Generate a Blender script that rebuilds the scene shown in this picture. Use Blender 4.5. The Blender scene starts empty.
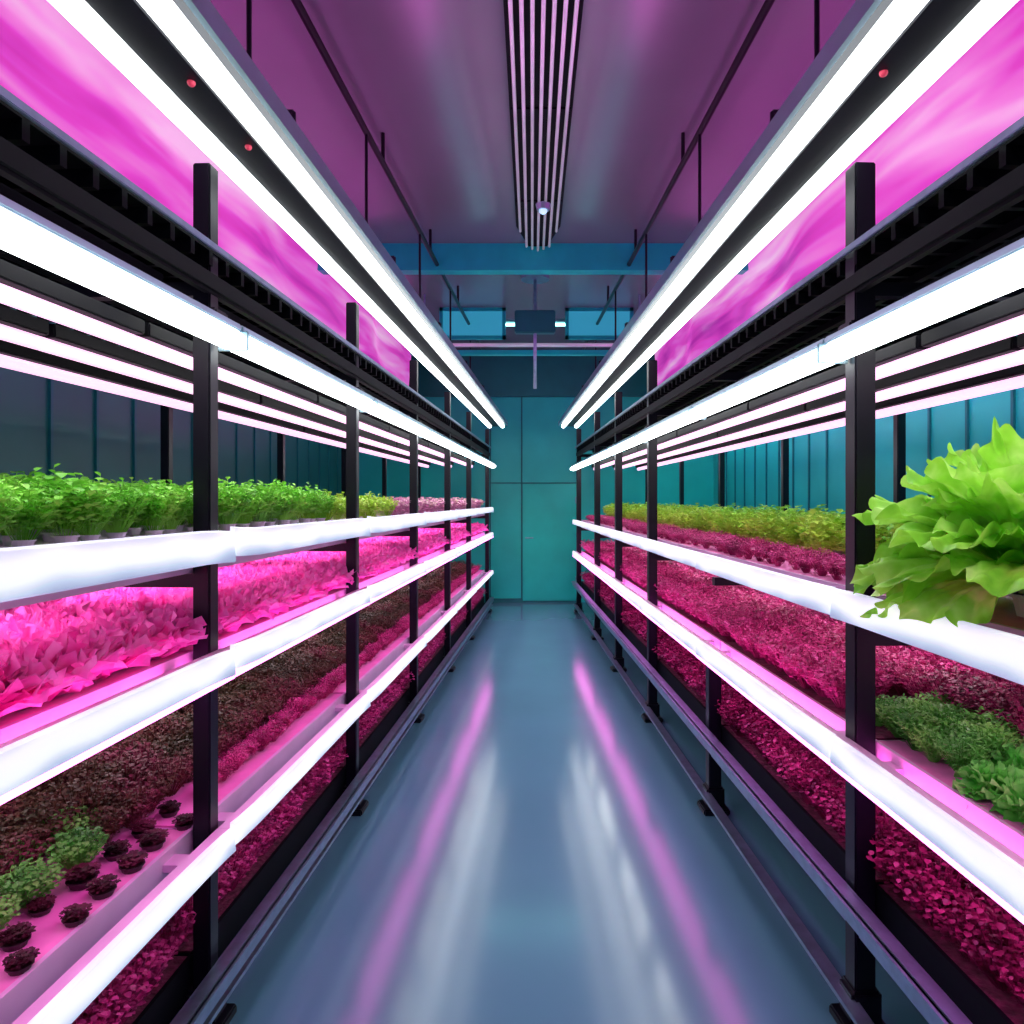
import bpy, bmesh, math, random
import numpy as np
from mathutils import Matrix, Vector
random.seed(4); RNG = np.random.default_rng(7)
scene = bpy.context.scene
scene.view_settings.view_transform = 'Standard'
COL = scene.collection
CAMH = 1.55
F = 700.0

# ------------------------------------------------------------ materials
def new_mat(name):
    m = bpy.data.materials.new(name); m.use_nodes = True
    nt = m.node_tree; b = nt.nodes['Principled BSDF']
    return m, nt, b
def mat_plain(name, col, rough=0.5, metal=0.0, noise=0.08, nscale=6.0, bump=0.0, spec=0.5, emit=0.0):
    m, nt, b = new_mat(name)
    b.inputs['Roughness'].default_value = rough
    b.inputs['Metallic'].default_value = metal
    b.inputs['Specular IOR Level'].default_value = spec
    tc = nt.nodes.new('ShaderNodeTexCoord'); n = nt.nodes.new('ShaderNodeTexNoise')
    n.inputs['Scale'].default_value = nscale; n.inputs['Detail'].default_value = 4
    r = nt.nodes.new('ShaderNodeValToRGB')
    r.color_ramp.elements[0].position = 0.3; r.color_ramp.elements[1].position = 0.7
    r.color_ramp.elements[0].color = tuple(max(0, c*(1-noise)) for c in col)+(1,)
    r.color_ramp.elements[1].color = tuple(min(1, c*(1+noise)) for c in col)+(1,)
    nt.links.new(tc.outputs['Object'], n.inputs['Vector'])
    nt.links.new(n.outputs['Fac'], r.inputs['Fac'])
    nt.links.new(r.outputs['Color'], b.inputs['Base Color'])
    if emit > 0:
        nt.links.new(r.outputs['Color'], b.inputs['Emission Color']); b.inputs['Emission Strength'].default_value = emit
    if bump > 0:
        bp = nt.nodes.new('ShaderNodeBump'); bp.inputs['Strength'].default_value = bump
        bp.inputs['Distance'].default_value = 0.02
        nt.links.new(n.outputs['Fac'], bp.inputs['Height'])
        nt.links.new(bp.outputs['Normal'], b.inputs['Normal'])
    return m
def mat_emit(name, col, strength):
    m, nt, b = new_mat(name)
    b.inputs['Base Color'].default_value = (*[min(1, c) for c in col], 1)
    b.inputs['Emission Color'].default_value = (*col, 1)
    b.inputs['Emission Strength'].default_value = strength
    return m
def mat_leaf(name, c1, c2, c3, rough=0.45, scale=9.0, trans=0.25):
    m, nt, b = new_mat(name)
    b.inputs['Roughness'].default_value = rough
    geo = nt.nodes.new('ShaderNodeNewGeometry')
    n = nt.nodes.new('ShaderNodeTexNoise'); n.inputs['Scale'].default_value = scale; n.inputs['Detail'].default_value = 3
    r = nt.nodes.new('ShaderNodeValToRGB')
    r.color_ramp.elements[0].position = 0.32; r.color_ramp.elements[0].color = (*c1, 1)
    r.color_ramp.elements[1].position = 0.68; r.color_ramp.elements[1].color = (*c3, 1)
    e = r.color_ramp.elements.new(0.5); e.color = (*c2, 1)
    nt.links.new(geo.outputs['Position'], n.inputs['Vector'])
    nt.links.new(n.outputs['Fac'], r.inputs['Fac'])
    nt.links.new(r.outputs['Color'], b.inputs['Base Color'])
    t = nt.nodes.new('ShaderNodeBsdfTranslucent'); mx = nt.nodes.new('ShaderNodeMixShader')
    mx.inputs['Fac'].default_value = trans
    nt.links.new(r.outputs['Color'], t.inputs['Color'])
    out = nt.nodes['Material Output']
    nt.links.new(b.outputs['BSDF'], mx.inputs[1]); nt.links.new(t.outputs['BSDF'], mx.inputs[2])
    nt.links.new(mx.outputs['Shader'], out.inputs['Surface'])
    return m

M_BLACK = mat_plain('black_powder_coat', (0.004, 0.003, 0.009), 0.35, spec=.3)
M_DARK = mat_plain('dark_deck', (0.003, 0.003, 0.006), 0.6, spec=.12)
M_STEEL = mat_plain('galvanised_steel', (0.30, 0.42, 0.55), 0.32, 0.85, 0.15, 20)
M_ALU = mat_plain('aluminium_housing', (0.35, 0.50, 0.58), 0.3, 0.8)
M_TRAY = mat_plain('pale_tray_plastic', (0.80, 0.50, 0.74), 0.4)
M_BOARD = mat_plain('pink_foam_board', (0.92, 0.24, 0.60), 0.6, 0, .1, 15)
M_BOARDW = mat_plain('pale_foam_board', (0.85, 0.62, 0.88), 0.6, 0, .1, 15)
M_SOIL = mat_plain('dark_substrate', (0.16, 0.012, 0.06), 0.8, 0, .5, 40, 0.5)
M_TUBE = mat_emit('white_tube', (0.93, 0.99, 1.0), 5.0)
M_PTUBE = mat_emit('pink_white_tube', (1.0, 0.58, 0.86), 1.35)
M_MAG = mat_emit('added_magenta_wash', (1.0, 0.30, 0.84), 5.0)
M_UP = mat_emit('added_magenta_uplight', (1.0, 0.24, 0.82), 7.5)
M_UPC = mat_emit('added_teal_uplight', (0.20, 0.85, 0.85), 2.0)
M_UNDER = mat_emit('added_pink_undershelf', (1.0, 0.55, 0.85), 11.0)
M_UNDERL = mat_emit('added_pink_undershelf_dim', (1.0, 0.50, 0.80), 6.0)
M_UNDERW = mat_emit('added_white_undershelf', (1.0, 0.84, 0.92), 7.0)
M_DOWN = mat_emit('added_white_downlight', (0.97, 1.0, 0.95), 14.0)
M_STREAK = mat_emit('added_magenta_streak', (1.0, 0.22, 0.80), 5.0)
M_RED = mat_emit('red_lamp', (0.6, 0.03, 0.08), 0.3)
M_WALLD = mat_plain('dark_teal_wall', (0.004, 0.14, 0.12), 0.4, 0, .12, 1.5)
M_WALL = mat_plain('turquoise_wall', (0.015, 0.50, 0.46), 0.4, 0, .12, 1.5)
M_WALLP = mat_plain('turquoise_panel', (0.015, 0.52, 0.46), 0.35, 0, .12, 2)
M_SEAM = mat_plain('dark_teal_seam', (0.01, 0.14, 0.16), 0.5)
M_HEAD = mat_plain('dark_teal_header', (0.004, 0.14, 0.15), 0.5)
M_CEIL = mat_plain('ceiling_satin', (0.26, 0.25, 0.30), 0.26, 0.35, .06, 1)
M_TEALB = mat_plain('teal_beam', (0.01, 0.60, 0.54), 0.35)
M_POT = mat_plain('white_net_pot', (0.9, 0.75, 0.92), 0.5)
M_DPOT = mat_plain('dark_net_pot', (0.05, 0.015, 0.03), 0.6)
M_GLASS = mat_emit('blue_pane', (0.03, 0.32, 0.46), 0.65)
M_CONDUIT = mat_plain('pale_conduit_added_glow', (0.85, 0.83, 0.95), 0.22, 0.4, emit=.14)  # weak emission added to brighten the pipes, which are no lamps
M_CYANL = mat_emit('added_cyan_wash_dim', (0.25, 0.95, 0.95), 5.0)
M_CYAN = mat_emit('added_cyan_wash', (0.25, 0.95, 0.98), 22.0)
M_CYAN2 = mat_emit('added_cyan_ceiling', (0.30, 0.95, 0.90), 14.0)

m, nt, b = new_mat('lip_diffuser_painted_shade'); M_RIM = m
tc = nt.nodes.new('ShaderNodeTexCoord'); sx = nt.nodes.new('ShaderNodeSeparateXYZ'); mr = nt.nodes.new('ShaderNodeMapRange')
mr.inputs['From Min'].default_value = -.046; mr.inputs['From Max'].default_value = .046
nz = nt.nodes.new('ShaderNodeTexNoise'); nz.inputs['Scale'].default_value = 3.0; nz.inputs['Detail'].default_value = 1
ad = nt.nodes.new('ShaderNodeMath'); ad.operation = 'MULTIPLY_ADD'; ad.inputs[1].default_value = 1.0; ad.inputs[2].default_value = -.48
sm_ = nt.nodes.new('ShaderNodeMath'); sm_.operation = 'ADD'
r = nt.nodes.new('ShaderNodeValToRGB'); cr = r.color_ramp
cr.elements[0].position = 0.0; cr.elements[0].color = (.24, .34, .50, 1)  # shading painted into the lip's glow: blue-grey bottom edge, lavender top
cr.elements[1].position = 1.0; cr.elements[1].color = (.68, .66, .86, 1)
for p, c in ((.18, (.48, .60, .80, 1)), (.40, (.95, 1, 1, 1)), (.78, (1, .98, 1, 1))):
    e = cr.elements.new(p); e.color = c
nt.links.new(tc.outputs['Object'], sx.inputs[0]); nt.links.new(sx.outputs['Z'], mr.inputs['Value'])
nt.links.new(tc.outputs['Object'], nz.inputs['Vector']); nt.links.new(nz.outputs['Fac'], ad.inputs[0])
nt.links.new(mr.outputs['Result'], sm_.inputs[0]); nt.links.new(ad.outputs[0], sm_.inputs[1])
nt.links.new(sm_.outputs[0], r.inputs['Fac']); nt.links.new(r.outputs['Color'], b.inputs['Emission Color'])
b.inputs['Emission Strength'].default_value = 0.88; b.inputs['Base Color'].default_value = (.40, .40, .48, 1)

m, nt, b = new_mat('magenta_film_painted_glow'); M_CURT = m
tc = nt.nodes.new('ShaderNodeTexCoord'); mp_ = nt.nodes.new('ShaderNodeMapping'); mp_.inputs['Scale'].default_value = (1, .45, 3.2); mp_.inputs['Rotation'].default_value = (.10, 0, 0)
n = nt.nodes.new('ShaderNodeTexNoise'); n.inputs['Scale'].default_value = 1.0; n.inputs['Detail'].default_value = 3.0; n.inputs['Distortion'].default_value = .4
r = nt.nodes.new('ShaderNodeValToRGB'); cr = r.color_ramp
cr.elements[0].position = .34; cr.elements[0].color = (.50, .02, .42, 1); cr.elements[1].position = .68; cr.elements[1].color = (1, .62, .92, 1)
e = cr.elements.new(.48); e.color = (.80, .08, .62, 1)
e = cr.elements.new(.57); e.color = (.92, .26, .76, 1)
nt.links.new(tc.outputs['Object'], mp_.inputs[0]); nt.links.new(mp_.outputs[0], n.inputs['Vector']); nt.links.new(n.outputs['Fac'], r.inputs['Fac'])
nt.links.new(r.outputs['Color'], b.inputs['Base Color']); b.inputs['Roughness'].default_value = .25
nt.links.new(r.outputs['Color'], b.inputs['Emission Color']); b.inputs['Emission Strength'].default_value = .58  # film emits a painted glow; its pale streaks stand in for highlights

m, nt, b = new_mat('blue_epoxy'); M_FLOOR = m
tc = nt.nodes.new('ShaderNodeTexCoord'); n = nt.nodes.new('ShaderNodeTexNoise'); n.inputs['Scale'].default_value = 1.6; n.inputs['Detail'].default_value = 5
r = nt.nodes.new('ShaderNodeValToRGB'); r.color_ramp.elements[0].color = (0.080, 0.185, 0.27, 1); r.color_ramp.elements[1].color = (0.10, 0.23, 0.33, 1)
nt.links.new(tc.outputs['Object'], n.inputs['Vector']); nt.links.new(n.outputs['Fac'], r.inputs['Fac']); nt.links.new(r.outputs['Color'], b.inputs['Base Color'])
b.inputs['Roughness'].default_value = .15
b.inputs['Specular IOR Level'].default_value = .40

L_GREEN = mat_leaf('leaf_green', (0.12, 0.46, 0.03), (0.28, 0.74, 0.07), (0.50, 0.90, 0.15))
L_LIME = mat_leaf('leaf_lime', (0.30, 0.56, 0.04), (0.52, 0.78, 0.08), (0.72, 0.88, 0.18))
L_HERO = mat_leaf('leaf_hero', (0.26, 0.64, 0.04), (0.44, 0.84, 0.08), (0.70, 0.97, 0.26), 0.35, 12, 0.38)
L_MAG = mat_leaf('leaf_magenta', (0.90, 0.08, 0.50), (0.98, 0.18, 0.64), (1.0, 0.34, 0.76), trans=.4, scale=18)
L_RED = mat_leaf('leaf_crimson', (0.26, 0.012, 0.09), (0.60, 0.04, 0.24), (0.84, 0.12, 0.42), scale=16)
L_DRED = mat_leaf('leaf_dark_crimson', (0.09, 0.004, 0.03), (0.28, 0.012, 0.09), (0.54, 0.04, 0.20), scale=16)
L_BROWN = mat_leaf('leaf_bronze', (0.05, 0.045, 0.015), (0.13, 0.05, 0.03), (0.26, 0.03, 0.08), scale=5)
L_PALEP = mat_leaf('leaf_pale_pink', (0.65, 0.18, 0.40), (0.85, 0.40, 0.65), (0.65, 0.6, 0.35))
L_DGREEN = mat_leaf('leaf_dark_green', (0.05, 0.32, 0.04), (0.13, 0.50, 0.07), (0.26, 0.68, 0.12))
L_BGREEN = mat_leaf('leaf_vivid_green', (0.06, 0.50, 0.05), (0.16, 0.74, 0.10), (0.34, 0.92, 0.20), trans=.3)
L_PURP = mat_leaf('leaf_dark_maroon', (.03, .008, .012), (.08, .012, .028), (.17, .025, .06))

# ------------------------------------------------------------ mesh helpers
def finish(bm, name, mat, smooth=False):
    bmesh.ops.recalc_face_normals(bm, faces=bm.faces)
    me = bpy.data.meshes.new(name); bm.to_mesh(me); bm.free()
    if mat: me.materials.append(mat)
    if smooth:
        for p in me.polygons: p.use_smooth = True
    return me
def add_box(bm, x0, x1, y0, y1, z0, z1, bevel=0):
    g = bmesh.ops.create_cube(bm, size=1)
    for v in g['verts']:
        v.co = Vector((x0+(v.co.x+.5)*(x1-x0), y0+(v.co.y+.5)*(y1-y0), z0+(v.co.z+.5)*(z1-z0)))
    if bevel > 0:
        es = list({e for v in g['verts'] for e in v.link_edges})
        bmesh.ops.bevel(bm, geom=es, offset=bevel, segments=2, affect='EDGES')
def add_cyl(bm, p0, p1, r, seg=12, r2=None):
    p0 = Vector(p0); p1 = Vector(p1); d = p1-p0
    q = Vector((0, 0, 1)).rotation_difference(d.normalized()).to_matrix().to_4x4()
    M = Matrix.Translation((p0+p1)/2) @ q
    bmesh.ops.create_cone(bm, cap_ends=True, segments=seg, radius1=r, radius2=r if r2 is None else r2, depth=d.length, matrix=M)
def extrude_profile(bm, prof, y0, y1):
    a = [bm.verts.new((x, y0, z)) for x, z in prof]; c = [bm.verts.new((x, y1, z)) for x, z in prof]
    n = len(prof)
    for i in range(n):
        bm.faces.new((a[i], a[(i+1) % n], c[(i+1) % n], c[i]))
    bm.faces.new(a); bm.faces.new(c[::-1])
def M_box(name, mat, *boxes, bevel=0):
    bm = bmesh.new()
    for bx in boxes: add_box(bm, *bx, bevel=bevel)
    return finish(bm, name, mat)
def mkobj(name, data, M=None, parent=None):
    o = bpy.data.objects.new(name, data); COL.objects.link(o)
    if parent is not None: o.parent = parent
    if M is not None:
        if parent is None: o.matrix_world = M
        else: o.matrix_basis = M
    return o
def tag(o, label, cat, group=None):
    o['label'] = label; o['category'] = cat
    if group: o['group'] = group
    return o
def struct(name, me, label, M=None):
    o = mkobj(name, me, M or Matrix()); o['kind'] = 'structure'; o['label'] = label; o['category'] = 'room'; return o

MS = {-1: Matrix.Translation((-1, 0, 0)) @ Matrix.Rotation(-math.atan(31/F), 4, 'Z'),
      1: Matrix.Translation((1, 0, 0)) @ Matrix.Rotation(math.atan(29/F), 4, 'Z')}
def loc(s, v, u, h):
    return Matrix.Translation((s*v, u, h+CAMH))
def T(x, y, z): return Matrix.Translation((x, y, z))

# ------------------------------------------------------------ room shell
WX, YB, YF, CEIL = 2.75, 10.6, -1.2, 2.2+CAMH
struct('floor', M_box('floor', M_FLOOR, (-WX, WX, YF, YB, -0.1, 0)), 'glossy blue-grey epoxy floor of the aisle')
struct('ceiling', M_box('ceiling', M_CEIL, (-WX, WX, YF, YB, CEIL, CEIL+0.1)), 'satin grey-purple ceiling')
def wall_side(s):
    bm = bmesh.new(); x = s*WX
    add_box(bm, min(x, x+s*.1), max(x, x+s*.1), YF, YB, 0, CEIL)
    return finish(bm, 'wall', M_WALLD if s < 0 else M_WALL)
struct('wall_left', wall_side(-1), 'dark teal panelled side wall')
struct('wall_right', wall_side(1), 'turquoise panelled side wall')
struct('wall_back', M_box('wall_back', M_WALL, (-WX-.1, WX+.1, YB, YB+.1, 0, CEIL)), 'turquoise end wall of the aisle')
k = 0
for s in (-1, 1):
    bm = bmesh.new()
    y = 0.2
    while y < YB-.1:
        add_box(bm, s*WX-.015, s*WX+.015, y, y+.022, 0.02, CEIL-.02); y += 0.42
    add_box(bm, s*WX-.02, s*WX+.02, 0, YB-.05, 1.2, 1.23)
    k += 1
    struct('trim_%d' % k, finish(bm, 'trim', M_HEAD if s < 0 else M_SEAM), 'dark seams between the wall panels')
    wl = mkobj('added_wall_wash', None, T(s*(WX-.25), 1.0, 2.85)); tag(wl, 'long cyan wash light added to brighten the side wall', 'light')  # wash light added only to brighten the teal wall
    bm = bmesh.new(); add_box(bm, -.05, .05, 0, 9, -.02, .03, .004)
    mkobj('light_housing', finish(bm, 'housing', M_ALU), None, wl)
    for y in (.5, 4.5, 8.5):
        mkobj('wall_bracket', M_box('brk', M_ALU, (*sorted((s*.04, s*.25)), y, y+.04, 0, .02)), None, wl)
    mkobj('light_diffuser', M_box('diff', M_CYANL if s < 0 else M_CYAN, (-.04, .04, .02, 8.98, -.035, -.02), bevel=.003), None, wl)
struct('trim_3', M_box('trim', M_SEAM, (-.165, -.145, YB-.015, YB, 0, 1.56+CAMH), (-.62, .68, YB-.012, YB, 1.80, 1.815),
       (-.64, -.62, YB-.03, YB, 0, 3.1), (.68, .70, YB-.03, YB, 0, 3.1)), 'dark seams between end-wall panels')
struct('trim_4', M_box('trim', M_HEAD, (-WX, WX, YB-.06, YB, 1.56+CAMH, CEIL)), 'dark teal header strip above the end wall')
struct('baseboard_back', M_box('baseboard', M_SEAM, (-.62, .68, YB-.03, YB-.0, 0, .06)), 'dark teal skirting')
bm = bmesh.new(); add_box(bm, -.14, .67, YB-.035, YB-.002, 0.03, 1.79, bevel=.004)
d = struct('door_1', finish(bm, 'door', M_WALLP), 'plain turquoise door in the end wall')
bm = bmesh.new(); add_cyl(bm, (-.09, YB-.035, .98), (-.09, YB-.09, .98), .012); add_cyl(bm, (-.09, YB-.085, .98), (.02, YB-.085, .98), .010)
mkobj('handle', finish(bm, 'handle', M_STEEL), None, d)
for z in (.3, 1.5):
    bm = bmesh.new(); add_cyl(bm, (.665, YB-.045, z), (.665, YB-.045, z+.1), .012)
    mkobj('hinge', finish(bm, 'hinge', M_STEEL), None, d)
struct('trim_5', M_box('trim', M_TEALB, (-1.9, 1.9, 6.0, 6.12, 1.97+CAMH, CEIL)), 'teal beam across the ceiling')
wi = 0
for x0, x1 in ((-1.06, -.30), (.38, 1.16)):
    wi += 1
    bm = bmesh.new()
    for bx in ((x0, x1, 8.0, 8.05, 1.84+CAMH, 1.88+CAMH), (x0, x1, 8.0, 8.05, 2.16+CAMH, CEIL), (x0, x0+.04, 8., 8.05, 1.84+CAMH, CEIL), (x1-.04, x1, 8., 8.05, 1.84+CAMH, CEIL)):
        add_box(bm, *bx)
    w = struct('window_%d' % wi, finish(bm, 'frame', M_TEALB), 'blue transom pane in a teal frame')
    mkobj('pane', M_box('pane', M_GLASS, (x0+.03, x1-.03, 8.015, 8.03, 1.87+CAMH, 2.17+CAMH)), None, w)
el = mkobj('added_ceiling_wash', None, T(0.06, 8.6, CEIL)); tag(el, 'slim cyan ceiling light added to brighten the end wall', 'light')  # added to lift the end wall, set behind the panes
mkobj('light_housing', M_box('housing', M_ALU, (-.8, .8, -.1, .1, -.03, 0), bevel=.004), None, el)
mkobj('light_diffuser', M_box('diff', M_CYAN2, (-.78, .78, .02, .09, -.04, -.03)), None, el)
cb = mkobj('ceiling_rail', None, Matrix()); tag(cb, 'pale metal rail hung across the aisle under the ceiling', 'rail')
bm = bmesh.new(); add_cyl(bm, (-1.3, 7.5, 1.66+CAMH), (1.3, 7.5, 1.66+CAMH), .022)
mkobj('upper_bar', finish(bm, 'rail', M_CONDUIT, True), None, cb)
for x in (-1.15, 0.03, 1.15):
    bm = bmesh.new(); add_cyl(bm, (x, 7.5, 1.60+CAMH), (x, 7.5, CEIL), .010)
    mkobj('hanger_rod', finish(bm, 'rod', M_STEEL), None, cb)
bm = bmesh.new(); add_box(bm, -1.3, 1.3, 7.46, 7.54, 1.55+CAMH, 1.60+CAMH, .006)
mkobj('lower_bar', finish(bm, 'bar', M_TEALB), None, cb)

ct = mkobj('ceiling_conduit_bundle', None, T(.05, 1.2, CEIL))
tag(ct, 'bundle of parallel pale conduits fixed under the ceiling', 'conduit')
for i in range(7):
    LC = [4.4, 4.7, 4.79, 4.79, 4.79, 4.7, 4.4][i]
    bm = bmesh.new(); add_cyl(bm, (0, 0, 0), (0, LC, 0), .010, 12)
    mkobj('conduit', finish(bm, 'conduit', M_CONDUIT, True), T(-.144+.048*i, 0, -.05-.012*(i % 2)), ct)
me_cl = M_box('clamp', M_DARK, (-.165, .165, -.03, .03, -.038, -.03))
for y in (.3, 1.5, 2.7, 3.9): mkobj('clamp', me_cl, T(0, y, 0), ct)
bm = bmesh.new(); a = [bm.verts.new(p) for p in ((-.175, 0, -.03), (.175, 0, -.03), (.175, 4.35, -.03), (.08, 4.79, -.03), (-.08, 4.79, -.03), (-.175, 4.35, -.03))]
f = bm.faces.new(a); g = bmesh.ops.extrude_face_region(bm, geom=[f]); bmesh.ops.translate(bm, vec=(0, 0, .028), verts=[v for v in g['geom'] if isinstance(v, bmesh.types.BMVert)])
mkobj('backing_channel', finish(bm, 'channel', M_DARK), None, ct)
sb = mkobj('sensor_unit', None, T(.03, 6.9, CEIL)); tag(sb, 'small sensor box on a drop pipe below the ceiling', 'sensor')
bm = bmesh.new(); add_cyl(bm, (0, 0, -.02), (0, 0, -1.10), .016)
mkobj('drop_pipe', finish(bm, 'pipe', M_STEEL, True), None, sb)
bm = bmesh.new(); add_box(bm, -.2, .2, -.05, .05, -.56, -.34, .01)
mkobj('casing', finish(bm, 'casing', M_HEAD), None, sb)
bm = bmesh.new(); add_cyl(bm, (0, 0, 0), (0, 0, -.03), .14, 20)
mkobj('mounting_plate', finish(bm, 'plate', M_STEEL), None, sb)
sm = mkobj('dome_lamp', None, T(.08, 5.0, CEIL)); tag(sm, 'small round pale lamp below the conduits', 'lamp')
bm = bmesh.new(); add_cyl(bm, (0, 0, -.07), (0, 0, -.10), .014)
mkobj('stem', finish(bm, 'body', M_ALU), None, sm)
bm = bmesh.new(); add_cyl(bm, (0, 0, -.09), (0, 0, -.13), .055, 20, .045)
mkobj('lamp_body', finish(bm, 'body', M_ALU), None, sm)
bm = bmesh.new(); bmesh.ops.create_uvsphere(bm, u_segments=16, v_segments=8, radius=.030, matrix=T(0, 0, -.13))
mkobj('lamp_bulb', finish(bm, 'bulb', mat_emit('lamp_glow', (.5, .85, 1), .8), True), None, sm)

# ------------------------------------------------------------ racks
BAY = [.62+1.437*i for i in range(6)]+[9.7]
CFG = {-1: dict(rims=[-.13, -.47, -.99], base=-1.37, tray_b=-1.36, mid=.467, post=.026, hh=[.046, .038, .034], dn=.645),
       1: dict(rims=[-.30, -.73], base=-1.15, tray_b=-1.15, mid=.43, post=.031, hh=[.043, .040], dn=.585)}
DW = 0.95
for s in (-1, 1):
    c = CFG[s]
    rack = mkobj('growing_rack', None, MS[s])
    tag(rack, 'long black steel growing rack with tiers of lit trays', 'rack')
    pr = c['post']
    bm = bmesh.new(); add_box(bm, -pr, pr, -pr, pr, 0.03, .98+CAMH, .004); mp = finish(bm, 'post', M_BLACK)
    bm = bmesh.new(); add_box(bm, -pr, pr, -pr, pr, 0.03, -.80+CAMH, .004); mps = finish(bm, 'post', M_BLACK)
    bm = bmesh.new(); add_box(bm, -.022, .022, -.022, .022, 0.03, 1.0+CAMH, .004); mpr = finish(bm, 'post', M_BLACK)
    bm = bmesh.new(); add_box(bm, -.065, .065, -.065, .065, 0, .03, .006); add_box(bm, -.045, .045, -.045, .045, .03, .13, .01); mf = finish(bm, 'foot', M_BLACK)
    lv = [h for h in c['rims']]+[c['tray_b']]
    mb = M_box('beam', M_BLACK, (*sorted((s*.05, s*1.0)), -.02, .02, -.020, .020))
    bm = bmesh.new()
    add_box(bm, -.03, .03, -.04, .04, c['mid']+.0+CAMH, c['mid']+.09+CAMH, .006)
    mbr = finish(bm, 'bracket', M_BLACK)
    for bi, u in enumerate(BAY):
        mkobj('post', mps if (s == 1 and bi == 2) else mp, T(s*.05, u, 0), rack)
        mkobj('rear_post', mpr, T(s*1.0, u, 0), rack)
        mkobj('foot', mf, T(s*.05, u, 0), rack)
        mkobj('foot', mf, T(s*1.0, u, 0), rack)
        for h in lv+[.72]: mkobj('cross_beam', mb, T(0, u, h-.105+CAMH), rack)
        if not (s == 1 and bi == 2): mkobj('bracket', mbr, T(s*.03, u, 0), rack)
    def rail(h, r, v, hh):
        bm = bmesh.new(); x = s*v
        add_box(bm, x-r, x+r, BAY[0], BAY[-1], h-hh+CAMH, h+hh+CAMH, .006)
        add_box(bm, x-r-.008, x+r+.008, BAY[0], BAY[-1], h+hh*.4+CAMH, h+hh*.4+.012+CAMH)
        return finish(bm, 'rail', M_STEEL)
    mkobj('base_rail', rail(c['base'], .022, -.02, .030), None, rack)
    mkobj('base_rail', rail(-1.46, .015, 0.0, .014), None, rack)
    if s == 1: mkobj('base_rail', rail(-1.27, .012, .05, .010), None, rack)
    bm = bmesh.new(); xa, xb = sorted((s*.02, s*1.0))
    add_box(bm, xa, xb, BAY[0], BAY[-1], .72+CAMH, .735+CAMH)
    y = BAY[0]
    while y < BAY[-1]:
        add_box(bm, xa, xb, y, y+.02, .68+CAMH, .72+CAMH); y += .10
    for v in (.25, .5, .75): add_box(bm, s*v-.012, s*v+.012, BAY[0], BAY[-1], .655+CAMH, .68+CAMH)
    mkobj('upper_deck', finish(bm, 'deck', M_DARK), None, rack)
    mkobj('deck_edge', M_box('edge', M_STEEL, (-.006, .006, BAY[0], BAY[-1], .715+CAMH, .735+CAMH), bevel=.002), None, rack)
    bm = bmesh.new(); add_box(bm, s*.03-.02, s*.03+.02, BAY[0], BAY[-1], .60+CAMH, .66+CAMH, .01)
    mkobj('front_beam', finish(bm, 'beam', M_DARK), None, rack)

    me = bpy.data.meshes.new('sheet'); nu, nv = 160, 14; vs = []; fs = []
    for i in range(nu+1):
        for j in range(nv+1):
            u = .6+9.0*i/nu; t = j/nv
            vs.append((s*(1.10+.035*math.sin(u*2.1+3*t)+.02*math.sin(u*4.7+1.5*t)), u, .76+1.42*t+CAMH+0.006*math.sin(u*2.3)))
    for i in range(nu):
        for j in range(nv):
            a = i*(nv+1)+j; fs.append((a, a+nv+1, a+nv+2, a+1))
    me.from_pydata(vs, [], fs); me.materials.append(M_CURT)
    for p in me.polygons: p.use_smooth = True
    cu = mkobj('plastic_curtain', me, MS[s]); tag(cu, 'pink magenta plastic film above the rack, glow and streaks painted in', 'curtain')

    def lip(bm, w, hgt, y0, y1, side, dip):
        ys = [y0, y0+.05, y0+.16, (y0+y1)/2, y1-.16, y1-.05, y1]; dz = [dip, dip*.5, 0, 0, 0, -dip*.4, -dip*.8]
        prof = [(0, -hgt), (-side*w*.8, -hgt*.99), (-side*w, -hgt*.90), (-side*w*.72, hgt*.90), (-side*w*.5, hgt*.99), (0, hgt)]
        rings = [[bm.verts.new((x, y, z+d_)) for x, z in prof] for y, d_ in zip(ys, dz)]
        n = len(prof)
        for a, c2 in zip(rings[:-1], rings[1:]):
            for i in range(n): bm.faces.new((a[i], a[(i+1) % n], c2[(i+1) % n], c2[i]))
        bm.faces.new(rings[0]); bm.faces.new(rings[-1][::-1])
    for bi in range(6):
        u0, u1 = BAY[bi], BAY[bi+1]; L = u1-u0-.004
        for li, h in enumerate(lv):
            tr = mkobj('growing_tray', None, MS[s] @ loc(s, 0, u0+.002, h))
            bottom = (li == len(lv)-1)
            tag(tr, 'dark planting tray at the bottom of the rack' if bottom else 'planting tray with a glowing white front lip', 'tray', 'planting trays in the rack')
            bm = bmesh.new(); v0 = .085
            xa2, xb2 = sorted((s*v0, s*DW))
            add_box(bm, xa2, xb2, 0, L, -.083, -.06)
            add_box(bm, *sorted((s*(DW-.02), s*DW)), 0, L, -.06, .035)
            add_box(bm, xa2, xb2, 0, .008, -.06, .02); add_box(bm, xa2, xb2, L-.008, L, -.06, .02)
            add_box(bm, *sorted((s*v0, s*(v0+.012))), 0, L, -.06, .027)
            mkobj('tray_body', finish(bm, 'body', M_DARK if bottom else M_TRAY), None, tr)
            board = M_SOIL if bottom or (s == 1 and li == 1 and bi > 0) else (M_BOARDW if (s == -1 and li == 0) else M_BOARD)
            mkobj('planting_board', M_box('board', board, (*sorted((s*(v0+.013), s*(DW-.022))), .009, L-.009, 0.0, .025)), None, tr)
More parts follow.
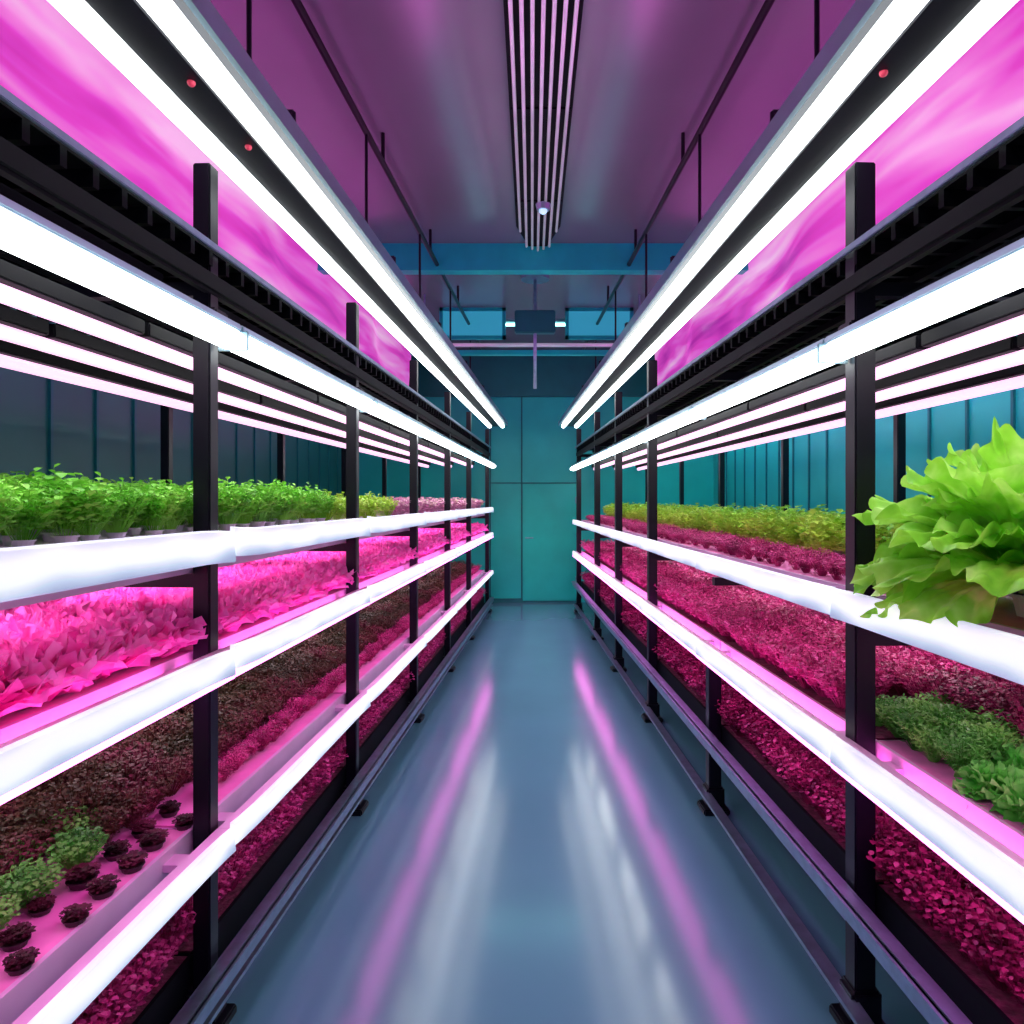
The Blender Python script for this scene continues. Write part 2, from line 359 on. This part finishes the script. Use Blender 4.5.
            if not bottom:
                hh = c['hh'][li]*(1-.05*bi)
                bm = bmesh.new(); lip(bm, .020, hh, 0, L, s, .009 if s == -1 else .003)
                mkobj('light_strip', finish(bm, 'strip', M_RIM), T(-s*.022, 0, 0), tr)
                mkobj('strip_backing', M_box('backing', M_TRAY, (*sorted((-s*.021, s*.014)), 0, L, -hh*.85, hh*.80)), None, tr)
                for y in (.1, L-.16): mkobj('strip_bracket', M_box('brk', M_TRAY, (*sorted((s*.088, s*.012)), y, y+.06, -.02, .0)), None, tr)
                if li == 1:
                    mkobj('added_streak_tape', M_box('tape', M_STREAK, (*sorted((-s*.038, s*.070)), .0, L, -hh-.014, -hh-.009)), None, tr)  # emitter added under the lip to draw pink streaks on the floor
                gl = mkobj('added_lamp', None, MS[s] @ loc(s, .55, u0+.1, h-.085)); tag(gl, 'hidden light added under the tray to brighten the plants', 'light', 'added lights under the trays')  # out-of-sight emitter added to light the crops on the tier below
                mkobj('light_housing', M_box('housing', M_ALU, (-.05, .05, 0, L-.2, -.025, -.001), bevel=.003), None, gl)
                bm = bmesh.new(); add_box(bm, -.04, .04, .02, L-.22, -.035, -.025, .003)
                gm = M_UNDERW if (li == 0 and s == 1 or li == 1 and s == -1) else (M_UNDERL if (li == 1 or li == 2) else M_UNDER)
                mkobj('light_diffuser', finish(bm, 'diff', gm), None, gl)
                if li == 0:
                    gl = mkobj('added_lamp', None, MS[s] @ loc(s, .34 if s < 0 else .18, u0+.1, h-.085)); tag(gl, 'hidden pink light added under the tray front', 'light', 'added lights under the trays')  # second added emitter, for the front rows below
                    mkobj('light_housing', M_box('housing', M_ALU, (-.03, .03, 0, L-.2, -.012, -.001), bevel=.003), None, gl)
                    mkobj('light_diffuser', M_box('diff', M_UNDER if s < 0 else M_UNDERL, (-.022, .022, .02, L-.22, -.016, -.012)), None, gl)
        h = c['mid']
        fx = mkobj('linear_light', None, MS[s] @ loc(s, -.03, u0+.002, h)); tag(fx, 'wide white linear light along the rack front', 'light', 'white linear lights along the rack front')
        bm = bmesh.new(); extrude_profile(bm, [(.045*math.cos(a), .028*math.sin(a)) for a in [2*math.pi*k/16 for k in range(16)]], .010, L-.006)
        mkobj('light_diffuser', finish(bm, 'diff', M_TUBE, True), None, fx)
        mkobj('light_housing', M_box('housing', M_ALU, (-.030, .030, 0, L, .026, .046), bevel=.004), None, fx)
        mec = M_box('cap', M_ALU, (-.046, .046, 0, .010, -.029, .03), bevel=.003)
        mkobj('end_cap', mec, Matrix(), fx)
        for v in (.27, .56, .88):
            fx = mkobj('tube_light', None, MS[s] @ loc(s, v, u0+.01, h)); tag(fx, 'slim pinkish-white tube light hung above the plants', 'light', 'pinkish tube lights inside the rack')
            bm = bmesh.new(); add_cyl(bm, (0, 0, 0), (0, L-.016, 0), .022, 10); mkobj('tube', finish(bm, 'tube', M_PTUBE, True), None, fx)
            mkobj('light_housing', M_box('housing', M_DARK, (-.045, .045, 0, L-.016, .018, .06), bevel=.004), None, fx)
        fx = mkobj('added_lamp', None, MS[s] @ loc(s, .20, u0+.06, c['dn'])); tag(fx, 'white light added under the upper deck to brighten the plants', 'light', 'added white lights under the upper deck')  # added emitter to brighten the greens, kept behind the front light
        mkobj('light_housing', M_box('housing', M_DARK, (-.05, .05, 0, L-.12, -.03, -.001), bevel=.003), None, fx)
        mkobj('shade', M_box('shade', M_DARK, (-s*.056-.004, -s*.056+.004, 0, L-.12, -.055, -.001)), None, fx)
        mkobj('light_diffuser', M_box('diff', M_DOWN, (-.04, .04, .02, L-.14, -.038, -.03), bevel=.002), None, fx)
        hu = 1.03
        fx = mkobj('twin_tube_light', None, MS[s] @ loc(s, -.075, u0, hu)); tag(fx, 'suspended twin-tube white light with a dark housing', 'light', 'twin-tube lights above the aisle')
        LL = u1-u0
        bm = bmesh.new(); add_box(bm, -.13, .13, 0, LL, .022, .05); add_box(bm, -.05, .05, 0, LL, -.012, .022)
        mkobj('light_housing', finish(bm, 'housing', M_BLACK), None, fx)
        mkobj('side_profile', M_box('prof', M_ALU, (-s*.15-.008, -s*.15+.008, 0, LL, .0, .055)), None, fx)
        bm = bmesh.new(); add_box(bm, -.12, .12, 0, LL, .05, .075); mkobj('top_cover', finish(bm, 'cover', M_ALU), None, fx)
        bm = bmesh.new(); add_cyl(bm, (0, .003, 0), (0, LL-.003, 0), .028, 14); mt = finish(bm, 'tube', M_TUBE, True)
        mkobj('tube', mt, T(-.09, 0, -.008), fx); mkobj('tube', mt, T(.09, 0, -.008), fx)
        if bi == 0:
            bm = bmesh.new(); bmesh.ops.create_uvsphere(bm, u_segments=12, v_segments=8, radius=.010)
            mr_ = finish(bm, 'ind', M_RED, True)
            for y in ((1.09, 1.40) if s == -1 else (1.05,)): mkobj('indicator_lamp', mr_, T(-s*.02, y, -.014), fx)
        mkobj('added_uplight', M_box('up', M_UP if bi < 3 else M_UPC, (-.04, .04, .02, LL-.02, .075, .085), bevel=.002), None, fx)  # unseen emitter added on the cover to tint the ceiling
        bm = bmesh.new(); y = .35
        add_cyl(bm, (s*.155, y, .99), (s*.155, y, .30), .009); add_cyl(bm, (s*.155, y, .30), (0, y, .30), .009); add_cyl(bm, (0, y, .30), (0, y, .07), .009)
        mkobj('hanger_rod', finish(bm, 'rod', M_BLACK), None, fx)
        fx = mkobj('added_lamp', None, MS[s] @ loc(s, .60, u0+.05, .735)); tag(fx, 'hidden magenta light added on the deck to light the curtain', 'light', 'added magenta lights on the upper deck')  # added emitter aimed at the film, hidden by the deck
        mkobj('light_housing', M_box('housing', M_ALU, (*sorted((-s*.02, s*.02)), 0, L-.1, 0, .16), bevel=.004), None, fx)
        mkobj('light_hood', M_box('hood', M_ALU, (*sorted((-s*.02, s*.10)), 0, L-.1, .16, .17)), None, fx)
        mkobj('light_diffuser', M_box('diff', M_MAG, (*sorted((s*.02, s*.032)), .02, L-.12, .02, .14), bevel=.003), None, fx)
    bm = bmesh.new(); add_cyl(bm, (0, 0.2, 0), (0, 8.9, 0), .018, 14)
    sp = mkobj('suspension_pipe', None, MS[s] @ loc(s, .08, .6, 2.02)); tag(sp, 'dark pipe under the ceiling carrying the light hangers', 'pipe')
    mkobj('pipe', finish(bm, 'pipe', M_BLACK, True), None, sp)
    bm = bmesh.new(); add_cyl(bm, (0, 0, .015), (0, 0, .18), .012); mh = finish(bm, 'hanger', M_BLACK)
    for i in range(6): mkobj('ceiling_hanger', mh, T(0, .6+1.5*i, 0), sp)

# ------------------------------------------------------------ plants
def np_mesh(name, V, Q, mat, smooth=True):
    me = bpy.data.meshes.new(name); nq = len(Q)
    me.vertices.add(len(V)); me.vertices.foreach_set('co', np.asarray(V, dtype=np.float32).ravel())
    me.loops.add(nq*4); me.loops.foreach_set('vertex_index', np.asarray(Q, dtype=np.int32).ravel())
    me.polygons.add(nq); me.polygons.foreach_set('loop_start', np.arange(nq, dtype=np.int32)*4)
    me.update(calc_edges=True)
    if smooth: me.polygons.foreach_set('use_smooth', np.ones(nq, dtype=bool))
    me.materials.append(mat); return me
def fan_leaf(L, W, e0, bend, ruf, nw, nr, nf, az, r0, rg, crinkle=0.0):
    rho = (np.linspace(0.04, 1, nr+1)**.75)[:, None]; ph = np.linspace(-1.28, 1.28, nf+1)[None, :]
    a, b_, c_ = rg.uniform(0, 6.28, 3)
    out = L*(.60+.40*np.cos(ph))*(1+.05*np.sin(ph*nw*.55+a)+.025*np.sin(ph*nw*1.9+c_))
    x = rho**.85*out*np.cos(ph); y = rho**1.25*out*np.sin(ph)*(W/(.68*L))
    off = ruf*(rho**4)*(np.sin(ph*nw+b_)+.55*np.sin(ph*nw*2.3+c_)) + ruf*.5*(rho**2)*np.sin(ph*nw*.5+a+rho*4) + .5*(y**2)/W*.5
    if crinkle > 0:
        off = off+crinkle*rho*(np.sin(rho*24+np.sin(ph*7+a)*2)*np.cos(ph*15+b_)+.6*np.sin(rho*41+c_)*np.cos(ph*27+a)) + crinkle*1.2*np.exp(-(ph/.06)**2)*(1-rho)
    y = y+ruf*.45*rho**4*np.sin(ph*nw+b_+1.5)
    t = np.clip(x/L, 0, 1.1); ang = e0-bend*t**1.1
    ts = np.linspace(0, 1.1, 60); an = e0-bend*ts**1.1
    cr_ = np.concatenate([[0], np.cumsum(np.cos(an[:-1]))])*(1.1/59)*L; cz = np.concatenate([[0], np.cumsum(np.sin(an[:-1]))])*(1.1/59)*L
    R = r0+np.interp(t, ts, cr_)-np.sin(ang)*off; Z = np.interp(t, ts, cz)+np.cos(ang)*off
    ca, sa = math.cos(az), math.sin(az)
    V = np.stack([R*ca-y*sa, R*sa+y*ca, Z], -1).reshape(-1, 3)
    n1 = nf+1
    Q = [(i*n1+j, (i+1)*n1+j, (i+1)*n1+j+1, i*n1+j+1) for i in range(nr) for j in range(nf)]
    return V, np.array(Q)
def merge(parts):
    Vs, Qs, o = [], [], 0
    for V, Q in parts: Vs.append(V); Qs.append(Q+o); o += len(V)
    return np.concatenate(Vs), np.concatenate(Qs)
def rosette(n, L, W, nr, nf, seed, ruf=.02, nw=6, e=.45, bend=.75, short=.35, crinkle=0.0, bk=.66):
    rg = np.random.default_rng(seed); P = []
    for i in range(n):
        k = i/(n-1)
        P.append(fan_leaf(L*(1-short*k)*rg.uniform(.88, 1.12), W*(1-.35*k), e+(1.42-e)*k+rg.uniform(-.12, .12), bend*(1-bk*k), ruf, nw*rg.uniform(.85, 1.15), nr, nf, i*2.39996+rg.uniform(-.2, .2), .006, rg, crinkle))
    V, Q = merge(P); return V, Q
def herb(nst, H, R, lf, seed, per=6, wd=.36):
    rg = np.random.default_rng(seed); P = []
    for i in range(nst):
        az = i*2.4; rr = R*math.sqrt((i+.5)/nst); tip = np.array([rr*math.cos(az), rr*math.sin(az), H*rg.uniform(.75, 1.05)*(1-.25*(rr/R)**2)])
        base = tip*np.array([.2, .2, 0]); d = tip-base
        w = .0014
        V = np.array([base+[w, 0, 0], base+[-w, 0, 0], tip+[-w, 0, 0], tip+[w, 0, 0]])
        P.append((V, np.array([[0, 1, 2, 3]])))
        for k in range(per):
            f = .30+.70*(k+1)/per; c = base+d*f
            a = az+k*2.0+rg.uniform(-.5, .5); el = rg.uniform(-.1, .8); l = lf*rg.uniform(.7, 1.2); ww = l*wd
            dr = np.array([math.cos(a)*math.cos(el), math.sin(a)*math.cos(el), math.sin(el)]); sd = np.array([-math.sin(a), math.cos(a), 0]); up = np.cross(sd, dr)*-1
            m1 = c+dr*l*.5-up*ww*.2
            V = np.array([c, c+dr*l*.40+sd*ww+up*ww*.3, c+dr*l*.80+sd*ww*.75+up*ww*.1, c+dr*l-up*ww*.3, m1, c+dr*l*.40-sd*ww+up*ww*.3, c+dr*l*.80-sd*ww*.75+up*ww*.1])
            P.append((V, np.array([[0, 4, 2, 1], [0, 5, 6, 4], [4, 6, 3, 2]])))
    V, Q = merge(P); V[:, 2] -= V[:, 2].min(); return V, Q

def inview(p, mg=60):
    if p.y < .6: return False
    x = 532+F*p.x/p.y; y = 500-F*(p.z-CAMH)/p.y
    return -mg < x < 1024+mg and -mg < y < 1024+mg
def pot_mesh(mat, r, h):
    bm = bmesh.new(); add_cyl(bm, (0, 0, 0), (0, 0, h), r*.8, 14, r); add_cyl(bm, (0, 0, h*.85), (0, 0, h), r*1.12, 14); return finish(bm, 'pot', mat, False)
def field(s, hb, u0, u1, vs, du, name, cat, label, group, variants, mat, nind, seed, pot=None, bed='bed', sc=(.88, 1.12), jit=.012, far=None):
    rg = random.Random(seed); pts = []
    nu = int((u1-u0)/du)
    for j, v in enumerate(vs):
        for i in range(nu+1):
            u = u0+i*du+(du/2 if j % 2 else 0)+rg.uniform(-jit, jit)
            if u > min(u1, 9.62): continue
            p = MS[s] @ Vector((s*(v+rg.uniform(-jit, jit)), u, hb+CAMH))
            if inview(p): pts.append(p)
    pts.sort(key=lambda p: p.y)
    mes = [np_mesh(name, V, Q, mat) for V, Q in variants]
    for k, p in enumerate(pts[:nind]):
        i = rg.randrange(len(mes)); scl = rg.uniform(*sc)
        Mx = Matrix.Translation(p) @ Matrix.Rotation(rg.uniform(0, 6.28), 4, 'Z') @ Matrix.Scale(scl, 4)
        if pot:
            o = mkobj(name, None, Mx); mkobj('foliage', mes[i], T(0, 0, pot[1]*.8), o); mkobj('net_pot', pot[0], Matrix(), o)
        else:
            o = mkobj(name, mes[i], Mx)
        tag(o, label, cat, group)
    rest = pts[nind:]
    if rest:
        P = []; fv = far or variants
        for p in rest:
            V, Q = fv[rg.randrange(len(fv))]; a = rg.uniform(0, 6.28); scl = rg.uniform(*sc)
            ca, sa = math.cos(a), math.sin(a)
            x = (V[:, 0]*ca-V[:, 1]*sa)*scl+p.x-rest[0].x; y = (V[:, 0]*sa+V[:, 1]*ca)*scl+p.y-rest[0].y
            P.append((np.stack([x, y, V[:, 2]*scl+p.z-rest[0].z+(pot[1]*.8 if pot else 0)], -1), Q))
        V, Q = merge(P); o = mkobj(bed, np_mesh(bed, V, Q, mat), Matrix.Translation(rest[0])); tag(o, label, cat, group); o['kind'] = 'stuff'
    return len(pts)

V6 = [.15, .30, .45, .60, .74, .87]
herbs = [herb(56, .145, .088, .0175, i, 9, .48) for i in range(4)]
grass = [herb(80, .14, .09, .028, 60+i, 7, .20) for i in range(3)]
herbs_s = [herb(26, .13, .08, .024, 10+i, 6, .42) for i in range(3)]
lets = [rosette(64, .105, .017, 4, 9, 20+i, .008, 6, .55, .35, .15, 0, .5) for i in range(4)]
letf = [rosette(26, .105, .026, 3, 8, 220+i, .008, 6, .55, .35, .15, 0, .5) for i in range(4)]
letss = [herb(22, .11, .075, .028, 30+i, 5, .5) for i in range(4)]
curly = [rosette(80, .085, .018, 3, 8, 40+i, .009, 7, .15, .5, .1) for i in range(3)]
clump = [herb(80, .11, .085, .014, 90+i, 6, .5) for i in range(3)]
spiky = [herb(38, .150, .10, .021, 50+i, 8, .45) for i in range(4)]
fine = [herb(60, .150, .10, .0155, 150+i, 9, .48) for i in range(4)]
tallg = [herb(28, .21, .10, .032, 80+i, 8, .42) for i in range(3)]
BT = .025
pw = pot_mesh(M_POT, .024, .022)
N = {}
N['L1'] = field(-1, -.13+BT, .9, 3.35, V6, .115, 'herb_plant', 'plant', 'bright green leafy herb in a small white net pot', 'green herbs on the top tray', herbs, L_GREEN, 300, 1, (pw, .018), 'herb_bed')
N['L1b'] = field(-1, -.13+BT, 3.4, 4.6, V6, .13, 'herb_plant', 'plant', 'yellow-green leafy herb on the top tray', 'yellow-green herbs on the top tray', herbs_s, L_LIME, 60, 2, None, 'herb_bed')
N['L1c'] = field(-1, -.13+BT, 4.65, 9.6, V6, .14, 'lettuce_plant', 'plant', 'pale pink lettuce on the top tray', 'pink lettuces on the top tray', letss, L_PALEP, 60, 3, None, 'lettuce_bed')
N['L2'] = field(-1, -.47+BT, .9, 9.6, [.15]+V6[1:], .115, 'lettuce_plant', 'plant', 'hot-pink frilly lettuce packed in a row', 'magenta lettuces on the middle tray', lets, L_MAG, 235, 4, None, 'lettuce_bed', (1.4, 1.55), .006, far=letf)
N['L3'] = field(-1, -.99+BT, .9, 9.6, [.40, .50, .61, .73, .87], .11, 'bronze_herb', 'plant', 'bronze-brown leafy plant on the pink board', 'bronze plants on the lower tray', fine, L_BROWN, 200, 5, None, 'herb_bed', (.75, 1.0), far=spiky)
N['L3b'] = field(-1, -.99+BT, 1.95, 9.6, [.28], .11, 'bronze_herb', 'plant', 'bronze-red leafy plant near the tray edge', 'bronze plants on the lower tray', fine, L_BROWN, 40, 6, None, 'herb_bed', (.65, .85), far=spiky)
N['L3c'] = field(-1, -.99+BT, 2.3, 9.6, [.17], .10, 'bronze_herb', 'plant', 'low crimson leafy plant at the tray edge', 'crimson plants on the lower tray', fine, L_RED, 40, 16, None, 'herb_bed', (.45, .65), far=spiky)
N['L3g'] = field(-1, -.99+BT, 1.2, 1.95, [.27, .37], .16, 'curly_herb', 'plant', 'rounded fine-leaved green herb on the pink board', 'green curly herbs on the lower tray', clump, L_DGREEN, 60, 7, None, 'herb_bed', (.8, 1.1), .025)
dp = pot_mesh(M_DPOT, .030, .022)
cs = [herb(60, .038, .038, .011, 70+i, 5, .55) for i in range(3)]
N['L3s'] = field(-1, -.99+BT-.004, 1.2, 2.15, [.125, .20], .125, 'seedling', 'plant', 'rounded dark maroon seedling in a dark pot', 'potted seedlings on the lower tray', cs, L_PURP, 60, 8, (dp, .012), 'bed', (.7, 1.05), .02)
N['L4'] = field(-1, -1.36+BT, .9, 9.6, V6, .125, 'crimson_plant', 'plant', 'crimson leafy plant in the bottom tray', 'crimson plants in the bottom tray', fine, L_RED, 60, 9, None, 'crimson_bed', (.9, 1.15), far=spiky)
N['R1g'] = field(1, -.30+BT, 2.6, 9.6, V6[2:], .13, 'herb_plant', 'plant', 'lime-green leafy herb on the top tray', 'lime-green herbs on the top tray', tallg, L_LIME, 100, 10, None, 'herb_bed')
N['R1r'] = field(1, -.30+BT, 2.05, 9.6, V6[:2], .12, 'crimson_plant', 'plant', 'low crimson plant at the tray edge', 'crimson plants on the top tray', fine, L_RED, 50, 11, None, 'crimson_bed', (.45, .62), far=spiky)
N['R2g'] = field(1, -.73+BT, 1.78, 2.25, [.17, .27, .37], .10, 'grassy_herb', 'plant', 'fine grassy green herb clump on the middle tray', 'green herbs on the middle tray', grass, L_DGREEN, 60, 12, None, 'herb_bed', (.55, .75))
N['R2c'] = field(1, -.73+BT, 1.3, 1.74, [.18, .29], .12, 'curly_herb', 'plant', 'curly parsley-like green herb on the middle tray', 'green herbs on the middle tray', curly, L_BGREEN, 60, 17, None, 'herb_bed', (.95, 1.2))
N['R2a'] = field(1, -.73+BT, 1.2, 2.4, [.46, .55, .64, .75, .87], .12, 'crimson_plant', 'plant', 'dark maroon leafy plant on the middle tray', 'crimson plants on the middle tray', fine, L_DRED, 60, 13, None, 'crimson_bed')
N['R2'] = field(1, -.73+BT, 2.38, 9.6, V6, .125, 'crimson_plant', 'plant', 'crimson-pink leafy plant on the middle tray', 'crimson plants on the middle tray', fine, L_RED, 70, 14, None, 'crimson_bed', far=spiky)
N['R3'] = field(1, -1.15+BT, 1.1, 9.6, V6, .125, 'crimson_plant', 'plant', 'dark crimson leafy plant in the bottom tray', 'dark crimson plants in the bottom tray', fine, L_DRED, 90, 15, None, 'crimson_bed', (.95, 1.25), far=spiky)
print(N)
def hero(v, u, sc, seed, rot, lift=.05):
    o = mkobj('frilly_lettuce', None, MS[1] @ loc(1, v, u, -.30+BT) @ Matrix.Rotation(rot, 4, 'Z') @ Matrix.Scale(sc, 4))
    tag(o, 'large bright green frilly lettuce overhanging the tray edge', 'lettuce')
    V, Q = rosette(50, .39, .165, 34, 110, seed, .016, 15, .32, 1.40, .02, .0040)
    mkobj('foliage', np_mesh('foliage', V, Q, L_HERO), T(0, 0, lift), o)
    bm = bmesh.new(); add_cyl(bm, (0, 0, .0), (0, 0, .12), .03, 16, .045); mkobj('stem', finish(bm, 'stem', mat_plain('pale_stem', (.6, .75, .4), .5), True), None, o)
    mkobj('net_pot', pot_mesh(M_POT, .05, .05), None, o)
hero(.26, 1.64, 1.06, 3, .3)

# ------------------------------------------------------------ camera / world
w = bpy.data.worlds.new('World'); scene.world = w; w.use_nodes = True
w.node_tree.nodes['Background'].inputs['Color'].default_value = (.2, .4, .55, 1); w.node_tree.nodes['Background'].inputs['Strength'].default_value = .3
cam = bpy.data.cameras.new('camera'); co = bpy.data.objects.new('camera', cam); COL.objects.link(co)
cam.sensor_width = 36; cam.lens = 36*F/1024; cam.shift_x = -20/1024; cam.shift_y = -12/1024
co.location = (0, 0, CAMH); co.rotation_euler = (math.pi/2, 0, 0); cam.clip_start = .05
scene.camera = co
